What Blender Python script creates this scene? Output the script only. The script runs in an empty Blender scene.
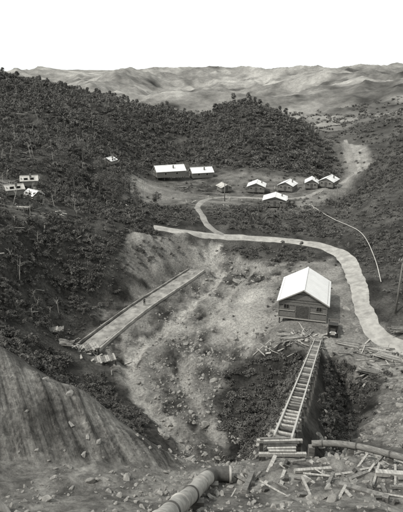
import bpy, math, random, numpy as np
from mathutils import Vector, Matrix
random.seed(7); rng=np.random.default_rng(11)
sc=bpy.context.scene
COL=sc.collection

# ------------------------------------------------------------------ noise
def _h(ix,iy,seed):
    n=(ix.astype(np.int64)*374761393+iy.astype(np.int64)*668265263+seed*144269504)&0xffffffff
    n=((n^(n>>13))*1274126177)&0xffffffff
    return ((n^(n>>16))&0xffff)/65535.0
def vn(x,y,seed=0):
    ix=np.floor(x);iy=np.floor(y);fx=x-ix;fy=y-iy
    fx=fx*fx*fx*(fx*(fx*6-15)+10);fy=fy*fy*fy*(fy*(fy*6-15)+10)
    a=_h(ix,iy,seed);b=_h(ix+1,iy,seed);c=_h(ix,iy+1,seed);d=_h(ix+1,iy+1,seed)
    return (a*(1-fx)+b*fx)*(1-fy)+(c*(1-fx)+d*fx)*fy
def fbm(x,y,o=4,seed=0):
    s=0;a=.5;t=0
    for i in range(o):
        s=s+a*vn(x,y,seed+i*17);t+=a;a*=.5
        x,y=(x*.8-y*.6)*2.03+7.1,(x*.6+y*.8)*2.03+3.7
    return s/t
def ridged(x,y,o=4,seed=0):
    s=0;a=.5;t=0
    for i in range(o):
        s=s+a*(1-np.abs(2*vn(x,y,seed+i*13)-1));t+=a;a*=.5
        x,y=(x*.8-y*.6)*2.03+7.1,(x*.6+y*.8)*2.03+3.7
    return s/t
def rill(x,y,seed=0):
    # streaks that keep their direction: only the cross-slope frequency is doubled
    s=0;a=.5;t=0
    for i in range(5):
        s=s+a*(1-np.abs(2*vn(x,y,seed+i*13)-1));t+=a;a*=.65
        x,y=x*2.1+3.3,y*1.3+7.7
    return s/t
def sm(a,b,x):
    t=np.clip((x-a)/(b-a),0,1);return t*t*(3-2*t)

# ------------------------------------------------------------------ survey points of the valley (x, y, z metres)
C="""4 126 -3;12 120 -3;19 115 -1;11 102 -3.5;4 103 -4;0 90 -4.5;7 85 -4;-4 82 -4.5;-9 75 -4.5;0 73 -5;3 64 -6;-3 67 -5;12 88 -2.5;13 81 -2;-21 81 -3;-16 79 -3.5;-15 91 -3;-9 104 -3;-3 121 -3;-25 84 -2.5;-21 98 -2.5;-11 110 -3;-15 119 6;-4 130 4;-28 90 2;-30 79 5;-22 101 3;-30 100 9;-30 68 9;-33 76 12;-37 88 15;-44 108 18;-36 126 14;-30 143 10;-24 115 9;-21 143 7;-58 146 24;-106 276 33;-45 161 22;-65 238 30;-37 184 19;-33 163 12;-46 232 26;-34 287 22;-31 257 12;-33 231 6;-13 303 17;-12 281 6;-13 210 4;-20 195 4;-17.5 167 4.5;11.7 205 4;38 190 3;58.6 210 3;9.5 163 3.5;24.6 152 3;-.5 169 4;47 173 3;55 215 3;20.8 214 4.5;-.8 257 4.5;22 243 16;44 253 11;4 270 13;94 446 2;96 307 3;199 697 5;66 163 12;53 128 8;48 139 5;45 105 5;52 151 8;47 152 3;40 105 2.5;38 86 4;35 87 1.5;77 196 25;78 220 10;76 192 18;69 217 4;-7 132 3.5;2 132 2;12 135 1;27 131 0.5;34 126 0.3;35 109 0;31 90 0;30 80 0;34 74 0;18 83 0;15 83 0;23 78 0;23 71 0;28 69 0;15 103 -1.5;25 119 -1;14 77 0;12 78 -2.5;17 75 -0.3;9 73 -6;5 69 -6.5;22 69 -5;25 66 -1;20 71 -3;16 69 -6;9 65 -7;19 61 -5;31 68 1;26.0 54.7 4.0;21.7 48.9 4.0;17.7 45.9 5.0;19.6 39.9 10.0;-141 371 41;-113 371 39;-85 369 35;-64 368 31;-42 356 26;-14 344 20;26 300 32;12 305 28;-4 311 19.5;41 288 26;54 276 16;62 265 8.5;68 252 0.2;-13.3 29.2 26.5;-7.9 27.7 23.9;-2.3 25.6 20.9;-10.9 21.8 23.6;-6.3 23.0 22.5;-1.3 24.2 21.0;1.7 24.1 21.2;5.3 26.0 20.5;8.6 25.1 21.0;11.3 22.4 22.4;-22 30 31;193 499 14;202 620 -2.4;363 948 25.9;231 942 8.9;0 0 41;-12 2 41;12 2 41;0 10 31;-12 10 32;12 10 31;-10 18 24.8;0 18 24;10 18 24;0 32 12;0 40 3;0 48 -4;8 33 12;10 40 7;12 50 0;14 60 -4.5;-8 36 14;-8 48 3;-8 56 -2;-16 42 15;-18 52 8;-20 62 1;18 36 12;-26 40 22;-40 50 20;-60 80 22;-60 20 36;40 20 26;60 60 14;30 30 20;0 380 4;60 340 3;-60 420 10;-130 420 20;-200 300 60;-120 160 36;-300 200 70;110 150 28;160 250 38;200 400 36;100 90 18;0 600 5;-200 700 20;60 800 8;260 700 25;-90 110 26;18 88 0;24 90 0;21 96 -.2;26 98 -.1"""
P=np.array([[float(a) for a in l.split()] for l in C.split(";")])
X=P[:,:2];n=len(P)
D=np.linalg.norm(X[:,None]-X[None],axis=2)
A=np.zeros((n+3,n+3));A[:n,:n]=-D+np.eye(n)*0.25;A[:n,n]=1;A[:n,n+1:]=X;A[n,:n]=1;A[n+1:,:n]=X.T
W=np.linalg.solve(A,np.r_[P[:,2],0,0,0])
def rbf(x,y):
    out=np.empty(x.shape)
    for i in range(0,len(x),40000):
        q=np.c_[x[i:i+40000],y[i:i+40000]]
        d=np.sqrt((q[:,0:1]-X[None,:,0])**2+(q[:,1:2]-X[None,:,1])**2)
        out[i:i+40000]=-d@W[:n]+W[n]+q@W[n+1:]
    return out
def pl(s): return np.array([[float(a) for a in q.split()] for q in s.split(";")])
ROAD=pl("-13 131;-8 132;-2 132;4 134;12 135;21 134;27 132;33 128;36 120;35.5 111;33.5 99;32 91;31 83;31.5 78;34 74;35.5 66;38 56;44 46")
VROAD=pl("6 135;2 140;0 151;-1 162;5 176;15 179;26 178;38 180;52 193;64 210;70 225;76 240;79 257;82 275;88 300;96 340")
WPIPE=pl("37 168;39 155;42 140;43 127;41 111;38 98")
CHAN=pl("-25 81;-19 77;-15 84;-9.5 96;-3 109;1 117;3 122;-2 123;-6 119;-12.5 108.5;-18 98;-22 89")
SAND=pl("8 107;14 108;18 103;14 92;10 85;3 84;0 84;5 96")
STREAM=pl("4 130;1 126;5 119;2 110;-4 97;-9 88;-13 78;-10 66;-3 58;2 50")
STREAM2=pl("14 122;9 112;5 104;2 95;-2 86;-4 76;-1 66;3 58")
GRAVEL=pl("-7 127;4 129;15 123;23 121;17 104;14 83;11 79;6 78;2 69;2 65;7 57;6 46;-3 46;-7 61;-15 73;-23 77;-20 95;-12 108;-4 122")
CUT=pl("-18 121;-5 131;-2 124;-12 109;-19 107")
DARK1=pl("4 74;8 78;15 75;17 74;15 62;12 56;10 46;6 44;4 52;4 60;3 65")
DARK2=pl("18 73;23 70;28 67;25 63;18 51;16 44;12 42;14 52;16 64")
TERR=pl("12.6 84.5;16.5 103;25 120;33 120;33 100;31 89;34 75;30 65;23 70;20 75;17 74.4;13 77")
VILL=pl("-26 182;-20 205;6 219;40 212;62 214;62 200;50 176;31 155;4.5 163;-22 156")
FOREST=pl("-27 74;-26 86;-23 98;-19 112;-14 121;-10 134;-10 142;-14 150;-24 158;-28 180;-26 205;-22 225;-8 250;0 235;15 222;40 221;56 222;66 250;68 265;60 300;45 340;0 430;-150 430;-400 430;-400 60;-60 55;-34 64")
RSLOPE=pl("38 88;39 105;43 118;46 135;44 155;42 168;56 178;68 200;84 225;96 260;200 260;200 60;60 60;44 74")
CLEAR=pl("-56 98;-37 101;-33 117;-42 128;-60 122")
BAND=pl("-34 64;-22 71;-15 66;-9 60;-7 54;-6 42;-6 32;-9 31;-16 34;-25 36;-40 46")
MIDS=pl("-9 137;0 142;20 138;30 136;38 130;42 140;37 166;8 160;-22 154")
LOOP=pl("20 117;28 121;32 125;26 129;16 131;6 131;4 129;15 124")
BARE=pl("-26 27;-13.3 29.6;-7.9 28.2;-2 26;-1 23.8;-6 22.6;-11 21.4;-26 20")
SCREE=pl("31 68;26 62;19 50;17 44;18 34;40 30;45 60;36 70")
TOP=np.array([20.2,77.,.35]);BOT=np.array([5.2,26.3,21.35])
def sd(x,y,p):
    d=np.full(x.shape,1e9);ins=np.zeros(x.shape,bool);m=len(p)
    for i in range(m):
        ax,ay=p[i];bx,by=p[(i+1)%m];ex,ey=bx-ax,by-ay
        t=np.clip(((x-ax)*ex+(y-ay)*ey)/(ex*ex+ey*ey),0,1)
        d=np.minimum(d,(x-ax-t*ex)**2+(y-ay-t*ey)**2)
        if ay!=by:
            c=((ay>y)!=(by>y))&(x<(bx-ax)*(y-ay)/(by-ay)+ax)
            ins^=c
    d=np.sqrt(d);return np.where(ins,d,-d)
def ld(x,y,p):
    d=np.full(x.shape,1e9)
    for i in range(len(p)-1):
        ax,ay=p[i];bx,by=p[i+1];ex,ey=bx-ax,by-ay
        t=np.clip(((x-ax)*ex+(y-ay)*ey)/(ex*ex+ey*ey),0,1)
        d=np.minimum(d,(x-ax-t*ex)**2+(y-ay-t*ey)**2)
    return np.sqrt(d)
def height(x,y):
    x=np.atleast_1d(np.asarray(x,float));y=np.atleast_1d(np.asarray(y,float))
    z=rbf(x,y)
    f=sm(420,800,y)
    yy=np.maximum(y,0)
    rid=ridged(x/420+3,y/520+1,5,5)
    zf=2+76*sm(480,2500,y)+ (rid-.58)*(26+64*sm(500,1300,y)*(1-sm(1600,2500,y)))+9*(fbm(x/150,y/190,5,9)-.5)
    zf=zf+(ridged(x/95,y/170,5,19)-.6)*22*(1-sm(1700,2400,y))
    zf=zf+24*sm(.12,.5,x/np.maximum(yy,1))*sm(450,800,y)*(1-sm(1500,2300,y))
    zf=zf+5*(fbm(x/260,y/900,3,15)-.5)*sm(1800,2400,y)-60*sm(2800,3600,y)
    z=z*(1-f)+zf*f
    hill=sm(120,180,y)*(1-f)*np.clip((z-6)/18,0,1)
    z=z+hill*((ridged(x/50,y/64,5,21)-.64)*9)
    rh=sm(38,60,x)*sm(120,170,y)*(1-f)
    z=z+rh*(ridged(x/30,y/44,4,23)-.62)*8
    wood=sm(-1,6,sd(x,y,FOREST))
    z=z+wood*(1-sm(140,200,y))*(fbm(x/14,y/14,4,31)-.5)*5
    flat=np.minimum(sm(2.5,6,ld(x,y,ROAD)),sm(2,5,ld(x,y,VROAD)))
    flat=flat*(1-sm(-1,2,sd(x,y,TERR)))*(1-.8*sm(-2,2,sd(x,y,VILL)))
    near=(1-sm(200,400,y))*flat
    z=z+near*(fbm(x/7,y/7,4,41)-.5)*1.3
    # spur that carries the incline down to the terrace
    t=np.clip((y-BOT[1])/(TOP[1]-BOT[1]),0,1)
    lx=BOT[0]+(TOP[0]-BOT[0])*t;lz=BOT[2]+(TOP[2]-BOT[2])*t
    dx=np.abs(x-lx)
    spur=lz-.9-2.6*np.sin(math.pi*np.clip(t*1.02,0,1))-np.maximum(dx-.8,0)*1.6+(fbm(x/2.5,y/2.5,4,44)-.5)*3.2*sm(.8,2.5,dx)
    z=np.where((y>27.5)&(y<76),np.maximum(z,spur),z)
    g=sm(-2,2,sd(x,y,GRAVEL))
    z=z+g*((ridged(x/4.2,y/6,5,51)-.6)*1.9)
    z=z-.7*(1-sm(.5,2,ld(x,y,STREAM)))-.6*(1-sm(.4,1.6,ld(x,y,STREAM2)))
    cl=sm(-1,2,sd(x,y,CUT))
    z=z+cl*(rill((x*.7+y*.7)/4,(x-y)/16,61)-.5)*2.6
    cm=sm(-1.2,1.2,sd(x,y,CHAN))
    z=z*(1-cm)+(-3.15+.25*(fbm(x/2,y/2,3,66)-.5))*cm
    b=sm(-.5,1,sd(x,y,BARE))
    z=z+b*(rill((x*.85+y*.5)/.9,(x*.5-y*.85)/9,71)-.6)*.55
    z=z+(1-sm(25,28,y))*(fbm(x/1.6,y/1.6,4,77)-.5)*.8
    s2=sm(-1,2,sd(x,y,SCREE))
    z=z+s2*(rill((x*.5+y*.8)/2.6,(x-y*.5)/9,72)-.5)*1.9
    return z
def hz(x,y): return float(height([x],[y])[0])

# ------------------------------------------------------------------ materials
TINT=(1,.965,.895)
def newmat(name):
    m=bpy.data.materials.new(name);m.use_nodes=True
    nt=m.node_tree;b=nt.nodes["Principled BSDF"]
    b.inputs["Roughness"].default_value=.9
    b.inputs["Specular IOR Level"].default_value=.15
    return m,nt,b
def mat(name,base,var=.35,scale=2.,rough=.85,spec=.15,tint=TINT,bump=.0,stretch=(1,1,1),metal=0):
    m,nt,b=newmat(name)
    tc=nt.nodes.new("ShaderNodeTexCoord");mp=nt.nodes.new("ShaderNodeMapping")
    mp.inputs["Scale"].default_value=stretch
    nt.links.new(tc.outputs["Object"],mp.inputs[0])
    no=nt.nodes.new("ShaderNodeTexNoise");no.inputs["Scale"].default_value=scale;no.inputs["Detail"].default_value=6
    no.inputs["Roughness"].default_value=.65
    nt.links.new(mp.outputs[0],no.inputs[0])
    cr=nt.nodes.new("ShaderNodeValToRGB");e=cr.color_ramp.elements
    lo=base*(1-var);hi=base*(1+var)
    e[0].position=.3;e[1].position=.7
    e[0].color=[lo*t for t in tint]+[1];e[1].color=[min(hi,.95)*t for t in tint]+[1]
    nt.links.new(no.outputs[0],cr.inputs[0]);nt.links.new(cr.outputs[0],b.inputs["Base Color"])
    b.inputs["Roughness"].default_value=rough;b.inputs["Specular IOR Level"].default_value=spec
    b.inputs["Metallic"].default_value=metal
    if bump:
        bn=nt.nodes.new("ShaderNodeBump");bn.inputs["Strength"].default_value=bump;bn.inputs["Distance"].default_value=.05
        nt.links.new(no.outputs[0],bn.inputs["Height"]);nt.links.new(bn.outputs[0],b.inputs["Normal"])
    return m
M_wood=mat("weathered_timber",.19,.5,3,stretch=(1,1,6),bump=.3)
M_plank=mat("sawn_plank",.38,.4,2.5,stretch=(4,.6,4),bump=.2)
M_darkwood=mat("dark_timber",.09,.5,4,bump=.3)
M_iron=mat("roof_iron",.78,.08,.6,rough=.55,spec=.3,tint=(1,.99,.97))
M_iron2=mat("roof_iron_aged",.5,.25,.9,rough=.6,spec=.3)
M_glass=mat("window_glass",.02,.2,2,rough=.15,spec=.6)
M_pipe=mat("pipe_coating",.36,.45,1.6,rough=.7,bump=.5)
M_piped=mat("pipe_tar",.1,.5,3,rough=.7,bump=.4)
M_steel=mat("rail_steel",.5,.2,3,rough=.45,spec=.5)
M_conc=mat("concrete",.27,.6,.5,bump=.8)
M_concw=mat("concrete_edge",.38,.4,.6,bump=.6)
M_rock=mat("rock",.30,.5,1.3,bump=.8)
M_road=mat("dirt_road",.37,.35,.6,bump=.8)
M_road2=mat("dirt_track",.27,.4,.4,bump=.6)
M_paint=mat("dark_paint",.05,.3,3,rough=.5)
M_rubber=mat("rubber",.03,.2,5)
M_cloth=mat("dark_cloth",.05,.3,9)
M_skin=mat("skin",.4,.1,9)

def leafmat(name,lo,hi):
    m,nt,b=newmat(name)
    oi=nt.nodes.new("ShaderNodeObjectInfo")
    ge=nt.nodes.new("ShaderNodeNewGeometry")
    cr=nt.nodes.new("ShaderNodeValToRGB");e=cr.color_ramp.elements
    e[0].color=(lo,lo*.965,lo*.90,1);e[1].color=(hi,hi*.965,hi*.90,1)
    ad=nt.nodes.new("ShaderNodeMath");ad.operation='ADD'
    m1=nt.nodes.new("ShaderNodeMath");m1.operation='MULTIPLY';m1.inputs[1].default_value=.6
    m2=nt.nodes.new("ShaderNodeMath");m2.operation='MULTIPLY';m2.inputs[1].default_value=.45
    nt.links.new(oi.outputs["Random"],m1.inputs[0]);nt.links.new(ge.outputs["Random Per Island"],m2.inputs[0])
    nt.links.new(m1.outputs[0],ad.inputs[0]);nt.links.new(m2.outputs[0],ad.inputs[1])
    nt.links.new(ad.outputs[0],cr.inputs[0]);nt.links.new(cr.outputs[0],b.inputs["Base Color"])
    return m
M_leaf=leafmat("foliage",.05,.20)
M_leaf2=leafmat("scrub_foliage",.07,.22)
M_bark=mat("bark",.13,.4,5)
M_dead=mat("dead_wood",.38,.3,5)

# ------------------------------------------------------------------ ground sheet
NR,NC=960,600
t=np.linspace(0,1,NR)
ys=-16+30*(np.exp(t*math.log(3900/30+1))-1)
ss=np.linspace(-1,1,NC)
YY=np.repeat(ys,NC);XX=np.tile(ss,NR)*(24+.68*np.maximum(YY+16,0))
ZZ=height(XX,YY)
xw=XX+(fbm(XX/2.2,YY/2.2,3,81)-.5)*4;yw=YY+(fbm(XX/2.2,YY/2.2,3,82)-.5)*4
nf=fbm(XX/3,YY/3,4,83);nc=fbm(XX/25,YY/25,4,84);nh=fbm(XX/140,YY/160,5,85);ng_=fbm(XX/45,YY/60,5,88)
alb=.09+.08*(nc-.5)+.14*(nf-.5)
def lay(a,mask,val): return a*(1-mask)+val*mask
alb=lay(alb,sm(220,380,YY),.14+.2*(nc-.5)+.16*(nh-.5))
far_haze=sm(360,650,YY)  # far hills: dry grass colour, paled with distance to stand in for aerial haze
alb=lay(alb,far_haze,.21+.30*(nh-.5)+.42*(ng_-.5))
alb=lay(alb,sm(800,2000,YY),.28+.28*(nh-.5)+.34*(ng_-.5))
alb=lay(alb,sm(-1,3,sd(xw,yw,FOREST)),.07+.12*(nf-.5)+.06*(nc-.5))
alb=lay(alb,sm(-1,1.5,sd(xw,yw,MIDS)),.09+.12*(nf-.5))
alb=lay(alb,sm(-3,3,sd(xw,yw,VILL)),.2+.34*(nc-.5)+.24*(nf-.5))
alb=lay(alb,(1-sm(3,8,ld(xw,yw,VROAD)))*sm(190,205,YY)*(1-sm(300,340,YY)),.28+.2*(nf-.5))
alb=lay(alb,sm(-2,2,sd(xw,yw,CLEAR))*.8,.17+.25*(nf-.5))
alb=lay(alb,sm(-1,1,sd(xw,yw,LOOP)),.09+.1*(nf-.5))
alb=lay(alb,sm(-1.5,1.5,sd(xw,yw,GRAVEL)),.235+.5*(nf-.5)+.34*(fbm(XX/9,YY/14,4,86)-.5)-.15*(1-sm(.3,.55,ridged(XX/4.2,YY/6,5,51))))
alb=lay(alb,sm(-1,1,sd(xw,yw,CUT)),.23+.4*(rill((XX*.7+YY*.7)/4,(XX-YY)/16,61)-.55))
alb=lay(alb,sm(-1.5,2.5,sd(xw,yw,SAND))*.85,.42+.16*(nf-.5))
alb=lay(alb,1-sm(.4,1.5,ld(xw,yw,STREAM)),.46)
alb=lay(alb,(1-sm(.2,1.0,ld(xw,yw,STREAM2)))*.7,.4)
alb=lay(alb,sm(-1.5,1.,sd(xw,yw,TERR)),.28+.34*(nf-.5)+.14*(nc-.5))
bench=(1-sm(27,30,YY))
alb=lay(alb,bench,.31+.6*(fbm(XX/1.3,YY/1.3,4,89)-.5))
alb=lay(alb,sm(-.6,.6,sd(xw,yw,SCREE)),.26+.4*(rill((XX*.5+YY*.8)/2.6,(XX-YY*.5)/9,72)-.55))
bare=sm(-.4,.4,sd(XX+(nf-.5),YY+(nf-.5),BARE))
alb=lay(alb,bare,.215+.12*(nf-.5)+.2*(fbm(XX/3,YY/3,2,78)-.5))
gul=sm(30,33,YY)*(1-sm(50,58,YY))*(np.abs(XX-4)<14)
alb=lay(alb,gul*.8,.14+.25*(nf-.5))
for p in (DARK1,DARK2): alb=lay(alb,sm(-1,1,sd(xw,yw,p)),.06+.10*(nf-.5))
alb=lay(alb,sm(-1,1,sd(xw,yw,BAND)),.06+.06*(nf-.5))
alb=np.clip(alb,.03,.6)
strk=np.maximum(bare,.6*sm(-.6,.6,sd(xw,yw,SCREE)))
idx=np.arange(NR*NC).reshape(NR,NC)
F=np.stack([idx[:-1,:-1],idx[:-1,1:],idx[1:,1:],idx[1:,:-1]],-1).reshape(-1,4)
me=bpy.data.meshes.new("ground")
me.vertices.add(NR*NC);me.vertices.foreach_set("co",np.c_[XX,YY,ZZ].ravel().astype(np.float32))
me.loops.add(F.size);me.loops.foreach_set("vertex_index",F.ravel().astype(np.int32))
me.polygons.add(len(F));me.polygons.foreach_set("loop_start",np.arange(0,F.size,4,dtype=np.int32))
me.polygons.foreach_set("use_smooth",np.ones(len(F),bool))
me.update(calc_edges=True)
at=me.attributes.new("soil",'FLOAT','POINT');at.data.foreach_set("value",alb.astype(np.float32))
at=me.attributes.new("streak",'FLOAT','POINT');at.data.foreach_set("value",strk.astype(np.float32))
gr=bpy.data.objects.new("ground",me);COL.objects.link(gr)
m,nt,b=newmat("ground_soil")
def attr(nm):
    a=nt.nodes.new("ShaderNodeAttribute");a.attribute_name=nm;return a.outputs["Fac"]
tc=nt.nodes.new("ShaderNodeTexCoord")
def noise(sc_,det=8,r=.7,vec=None):
    q=nt.nodes.new("ShaderNodeTexNoise");q.inputs["Scale"].default_value=sc_;q.inputs["Detail"].default_value=det;q.inputs["Roughness"].default_value=r
    nt.links.new(vec or tc.outputs["Object"],q.inputs[0]);return q
n1=noise(2.2,10,.8);n2=noise(.1,12,.8)
r1=nt.nodes.new("ShaderNodeMapping");r1.inputs["Rotation"].default_value=(0,0,math.radians(-30));nt.links.new(tc.outputs["Object"],r1.inputs[0])
r2=nt.nodes.new("ShaderNodeMapping");r2.inputs["Scale"].default_value=(2.4,.16,.25);nt.links.new(r1.outputs[0],r2.inputs[0])
n3=noise(1.0,7,.7,r2.outputs[0])
def mr(nd,lo,hi):
    q=nt.nodes.new("ShaderNodeMapRange");q.inputs[1].default_value=.34;q.inputs[2].default_value=.66;q.inputs[3].default_value=lo;q.inputs[4].default_value=hi
    nt.links.new(nd.outputs[0],q.inputs[0]);return q
def mul(p,q):
    k=nt.nodes.new("ShaderNodeMath");k.operation='MULTIPLY';nt.links.new(p,k.inputs[0]);nt.links.new(q,k.inputs[1]);return k
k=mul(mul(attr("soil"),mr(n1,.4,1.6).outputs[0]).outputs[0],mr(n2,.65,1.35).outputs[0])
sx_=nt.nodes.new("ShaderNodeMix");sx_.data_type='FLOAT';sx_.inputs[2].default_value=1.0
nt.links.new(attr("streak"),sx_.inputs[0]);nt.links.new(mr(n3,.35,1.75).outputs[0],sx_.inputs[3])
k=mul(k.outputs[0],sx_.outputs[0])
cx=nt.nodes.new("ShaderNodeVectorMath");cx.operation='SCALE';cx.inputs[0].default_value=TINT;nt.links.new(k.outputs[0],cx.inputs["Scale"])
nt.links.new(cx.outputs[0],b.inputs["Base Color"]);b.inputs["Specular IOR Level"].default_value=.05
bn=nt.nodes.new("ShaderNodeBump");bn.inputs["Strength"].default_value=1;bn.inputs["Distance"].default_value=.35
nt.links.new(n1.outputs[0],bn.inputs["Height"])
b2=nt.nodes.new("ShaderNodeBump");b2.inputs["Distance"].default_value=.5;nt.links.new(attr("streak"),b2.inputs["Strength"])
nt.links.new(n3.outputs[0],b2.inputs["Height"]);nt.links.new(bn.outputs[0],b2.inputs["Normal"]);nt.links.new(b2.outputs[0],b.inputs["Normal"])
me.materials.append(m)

# ------------------------------------------------------------------ mesh helpers
class MB:
    def __init__(s): s.v=[];s.f=[];s.mi=[];s.mats=[]
    def _m(s,m):
        if m not in s.mats:s.mats.append(m)
        return s.mats.index(m)
    def box(s,c,size,m,rot=None,taper=1):
        x,y,z=[q/2 for q in size];k=len(s.v)
        R=rot if rot is not None else Matrix.Identity(3)
        for dz in(-1,1):
            tp=taper if dz>0 else 1
            for dx,dy in((-1,-1),(1,-1),(1,1),(-1,1)):
                s.v.append(tuple(Vector(c)+R@Vector((dx*x*tp,dy*y*tp,dz*z))))
        for f in((0,3,2,1),(4,5,6,7),(0,1,5,4),(1,2,6,5),(2,3,7,6),(3,0,4,7)):
            s.f.append([k+i for i in f]);s.mi.append(s._m(m))
    def poly(s,pts,m):
        k=len(s.v);s.v+= [tuple(p) for p in pts];s.f.append(list(range(k,k+len(pts))));s.mi.append(s._m(m))
    def beam(s,a,b,w,h,m):
        a=Vector(a);b=Vector(b);d=b-a;L=d.length
        if L<1e-6:return
        R=d.to_track_quat('Y','Z').to_matrix()
        s.box((a+b)/2,(w,L,h),m,R)
    def tube(s,pts,r,m,seg=10,caps=True):
        pts=[Vector(p) for p in pts];k0=len(s.v);N=len(pts)
        rs=r if isinstance(r,(list,tuple)) else [r]*N
        up=Vector((0,0,1))
        for i,p in enumerate(pts):
            d=(pts[min(i+1,N-1)]-pts[max(i-1,0)]).normalized()
            u=d.cross(up)
            if u.length<.05:u=d.cross(Vector((1,0,0)))
            u.normalize();w=u.cross(d)
            for j in range(seg):
                an=2*math.pi*j/seg;s.v.append(tuple(p+(u*math.cos(an)+w*math.sin(an))*rs[i]))
        mi=s._m(m)
        for i in range(N-1):
            for j in range(seg):
                a=k0+i*seg+j;b=k0+i*seg+(j+1)%seg
                s.f.append([a,b,b+seg,a+seg]);s.mi.append(mi)
        if caps:
            s.f.append([k0+j for j in range(seg)][::-1]);s.mi.append(mi)
            s.f.append([k0+(N-1)*seg+j for j in range(seg)]);s.mi.append(mi)
    def mesh(s,name,smooth=False):
        me=bpy.data.meshes.new(name);me.from_pydata(s.v,[],s.f)
        for m in s.mats:me.materials.append(m)
        me.polygons.foreach_set("material_index",s.mi)
        if smooth: me.polygons.foreach_set("use_smooth",[True]*len(s.f))
        me.update();return me
    def obj(s,name,parent=None,smooth=False,link=True):
        o=bpy.data.objects.new(name,s.mesh(name,smooth))
        if link:COL.objects.link(o)
        if parent:o.parent=parent
        return o
def empty(name,loc,rz=0,ry=0):
    e=bpy.data.objects.new(name,None);e.location=loc;e.rotation_euler=(0,ry,rz);e.empty_display_size=.5;COL.objects.link(e);return e
def rz3(a): return Matrix.Rotation(a,3,'Z')
def smooth_line(p,step):
    p=[Vector(q) for q in p];out=[]
    for i in range(len(p)-1):
        a=p[max(i-1,0)];b_=p[i];c=p[i+1];d=p[min(i+2,len(p)-1)]
        k=max(1,int((c-b_).length/step))
        for j in range(k):
            t=j/k
            out.append(.5*((2*b_)+(c-a)*t+(2*a-5*b_+4*c-d)*t*t+(3*b_-a-3*c+d)*t**3))
    out.append(p[-1]);return out

# ------------------------------------------------------------------ roads
def ribbon(name,line,w,m,lift=.1,step=.5):
    pts=smooth_line([(a,b_,0) for a,b_ in line],step)
    V=[];K=9;s_=np.arange(len(pts))*.5
    eL=(fbm(s_/3,s_*0+1,4,101)-.5)*.5+(fbm(s_/14,s_*0+1,2,103)-.5)*.5;eR=(fbm(s_/3,s_*0+9,4,102)-.5)*.5+(fbm(s_/14,s_*0+5,2,104)-.5)*.5
    for i,p in enumerate(pts):
        d=(pts[min(i+1,len(pts)-1)]-pts[max(i-1,0)]).normalized();nrm=Vector((-d.y,d.x,0))
        for j in range(K):
            t=(j/(K-1)*2-1);e_=1+(eL[i] if t>0 else eR[i])
            V.append((p.x+nrm.x*t*w*e_/2,p.y+nrm.y*t*w*e_/2,t))
    V=np.array(V);z=height(V[:,0],V[:,1])
    prof=lift*(1-V[:,2]**4*1.6)-.09*np.exp(-((np.abs(V[:,2])-.45)/.15)**2)
    co=np.c_[V[:,0],V[:,1],z+prof]
    f=[[i*K+j,i*K+j+1,(i+1)*K+j+1,(i+1)*K+j] for i in range(len(pts)-1) for j in range(K-1)]
    me=bpy.data.meshes.new(name);me.from_pydata(co.tolist(),[],f);me.materials.append(m)
    me.polygons.foreach_set("use_smooth",[True]*len(f))
    o=bpy.data.objects.new(name,me);COL.objects.link(o)
ribbon("dirt_road",ROAD,3.9,M_road,.16)
ribbon("dirt_track",VROAD,2.6,M_road2,.16)

# ------------------------------------------------------------------ foliage meshes
def leaves(n,lobes,size,seed=0):
    r=np.random.default_rng(seed)
    lob=np.array(lobes)
    w=lob[:,3]**2;w=w/w.sum()
    ch=r.choice(len(lob),n,p=w)
    d=r.normal(size=(n,3));d/=np.linalg.norm(d,axis=1)[:,None]
    d[:,2]=np.where(d[:,2]<-.25,-d[:,2],d[:,2])
    rad=r.uniform(.5,1.25,n)**.7
    c=lob[ch,:3]+d*(lob[ch,3]*rad)[:,None]
    nrm=d+r.normal(size=(n,3))*.7;nrm/=np.linalg.norm(nrm,axis=1)[:,None]
    t=np.cross(nrm,r.normal(size=(n,3)));t/=np.linalg.norm(t,axis=1)[:,None]
    bt=np.cross(nrm,t)
    s=size*r.uniform(.4,1.4,n)[:,None]
    q=np.stack([c-t*s,c-bt*s*.5,c+t*s,c+bt*s*.5],1).reshape(-1,3)
    return q,np.arange(n*4).reshape(-1,4)
def leafmesh(name,n,lobes,size,m,seed,stems=None):
    q,f=leaves(n,lobes,size,seed=seed)
    mb=MB();mb._m(m)
    if stems:
        for a,b_,r0,r1 in stems: mb.tube([a,tuple((Vector(a)+Vector(b_))/2+Vector((random.uniform(-.1,.1),random.uniform(-.1,.1),0))),b_],[r0,(r0+r1)/2,r1],M_bark,5)
    k=len(mb.v);mb.v+= [tuple(v) for v in q];mb.f+=[[k+i for i in g] for g in f.tolist()];mb.mi+=[0]*len(f)
    return mb.mesh(name)
def coll(name,meshes):
    c=bpy.data.collections.new(name)
    for i,me_ in enumerate(meshes):
        c.objects.link(bpy.data.objects.new("%s_%02d"%(name,i),me_))
    return c
def lobes(seed,n,spread,zr,rr):
    r=random.Random(seed)
    return [(r.uniform(-spread,spread),r.uniform(-spread,spread),r.uniform(*zr),r.uniform(*rr)) for _ in range(n)]
def tuft(seed,n=46,M=None):
    r=random.Random(seed);mb=MB();M=M or M_leaf2
    for i in range(n):
        a=r.uniform(0,6.28);l=r.uniform(.6,1.2);lean=r.uniform(.15,1.1);w=.06
        u=Vector((math.cos(a),math.sin(a),0));s_=Vector((-u.y,u.x,0))*w
        p0=u*.05;p1=u*l*lean*.5+Vector((0,0,l*.6));p2=u*l*lean+Vector((0,0,l*(.9-.5*lean)))
        mb.poly([p0-s_,p0+s_,p1+s_,p1-s_],M);mb.poly([p1-s_,p1+s_,p2],M)
    return mb.mesh("tuft")
bush=[leafmesh("b%d"%i,200,lobes(i,6,.65,(.0,.6),(.2,.5)),.15,M_leaf,i) for i in range(5)]
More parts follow.
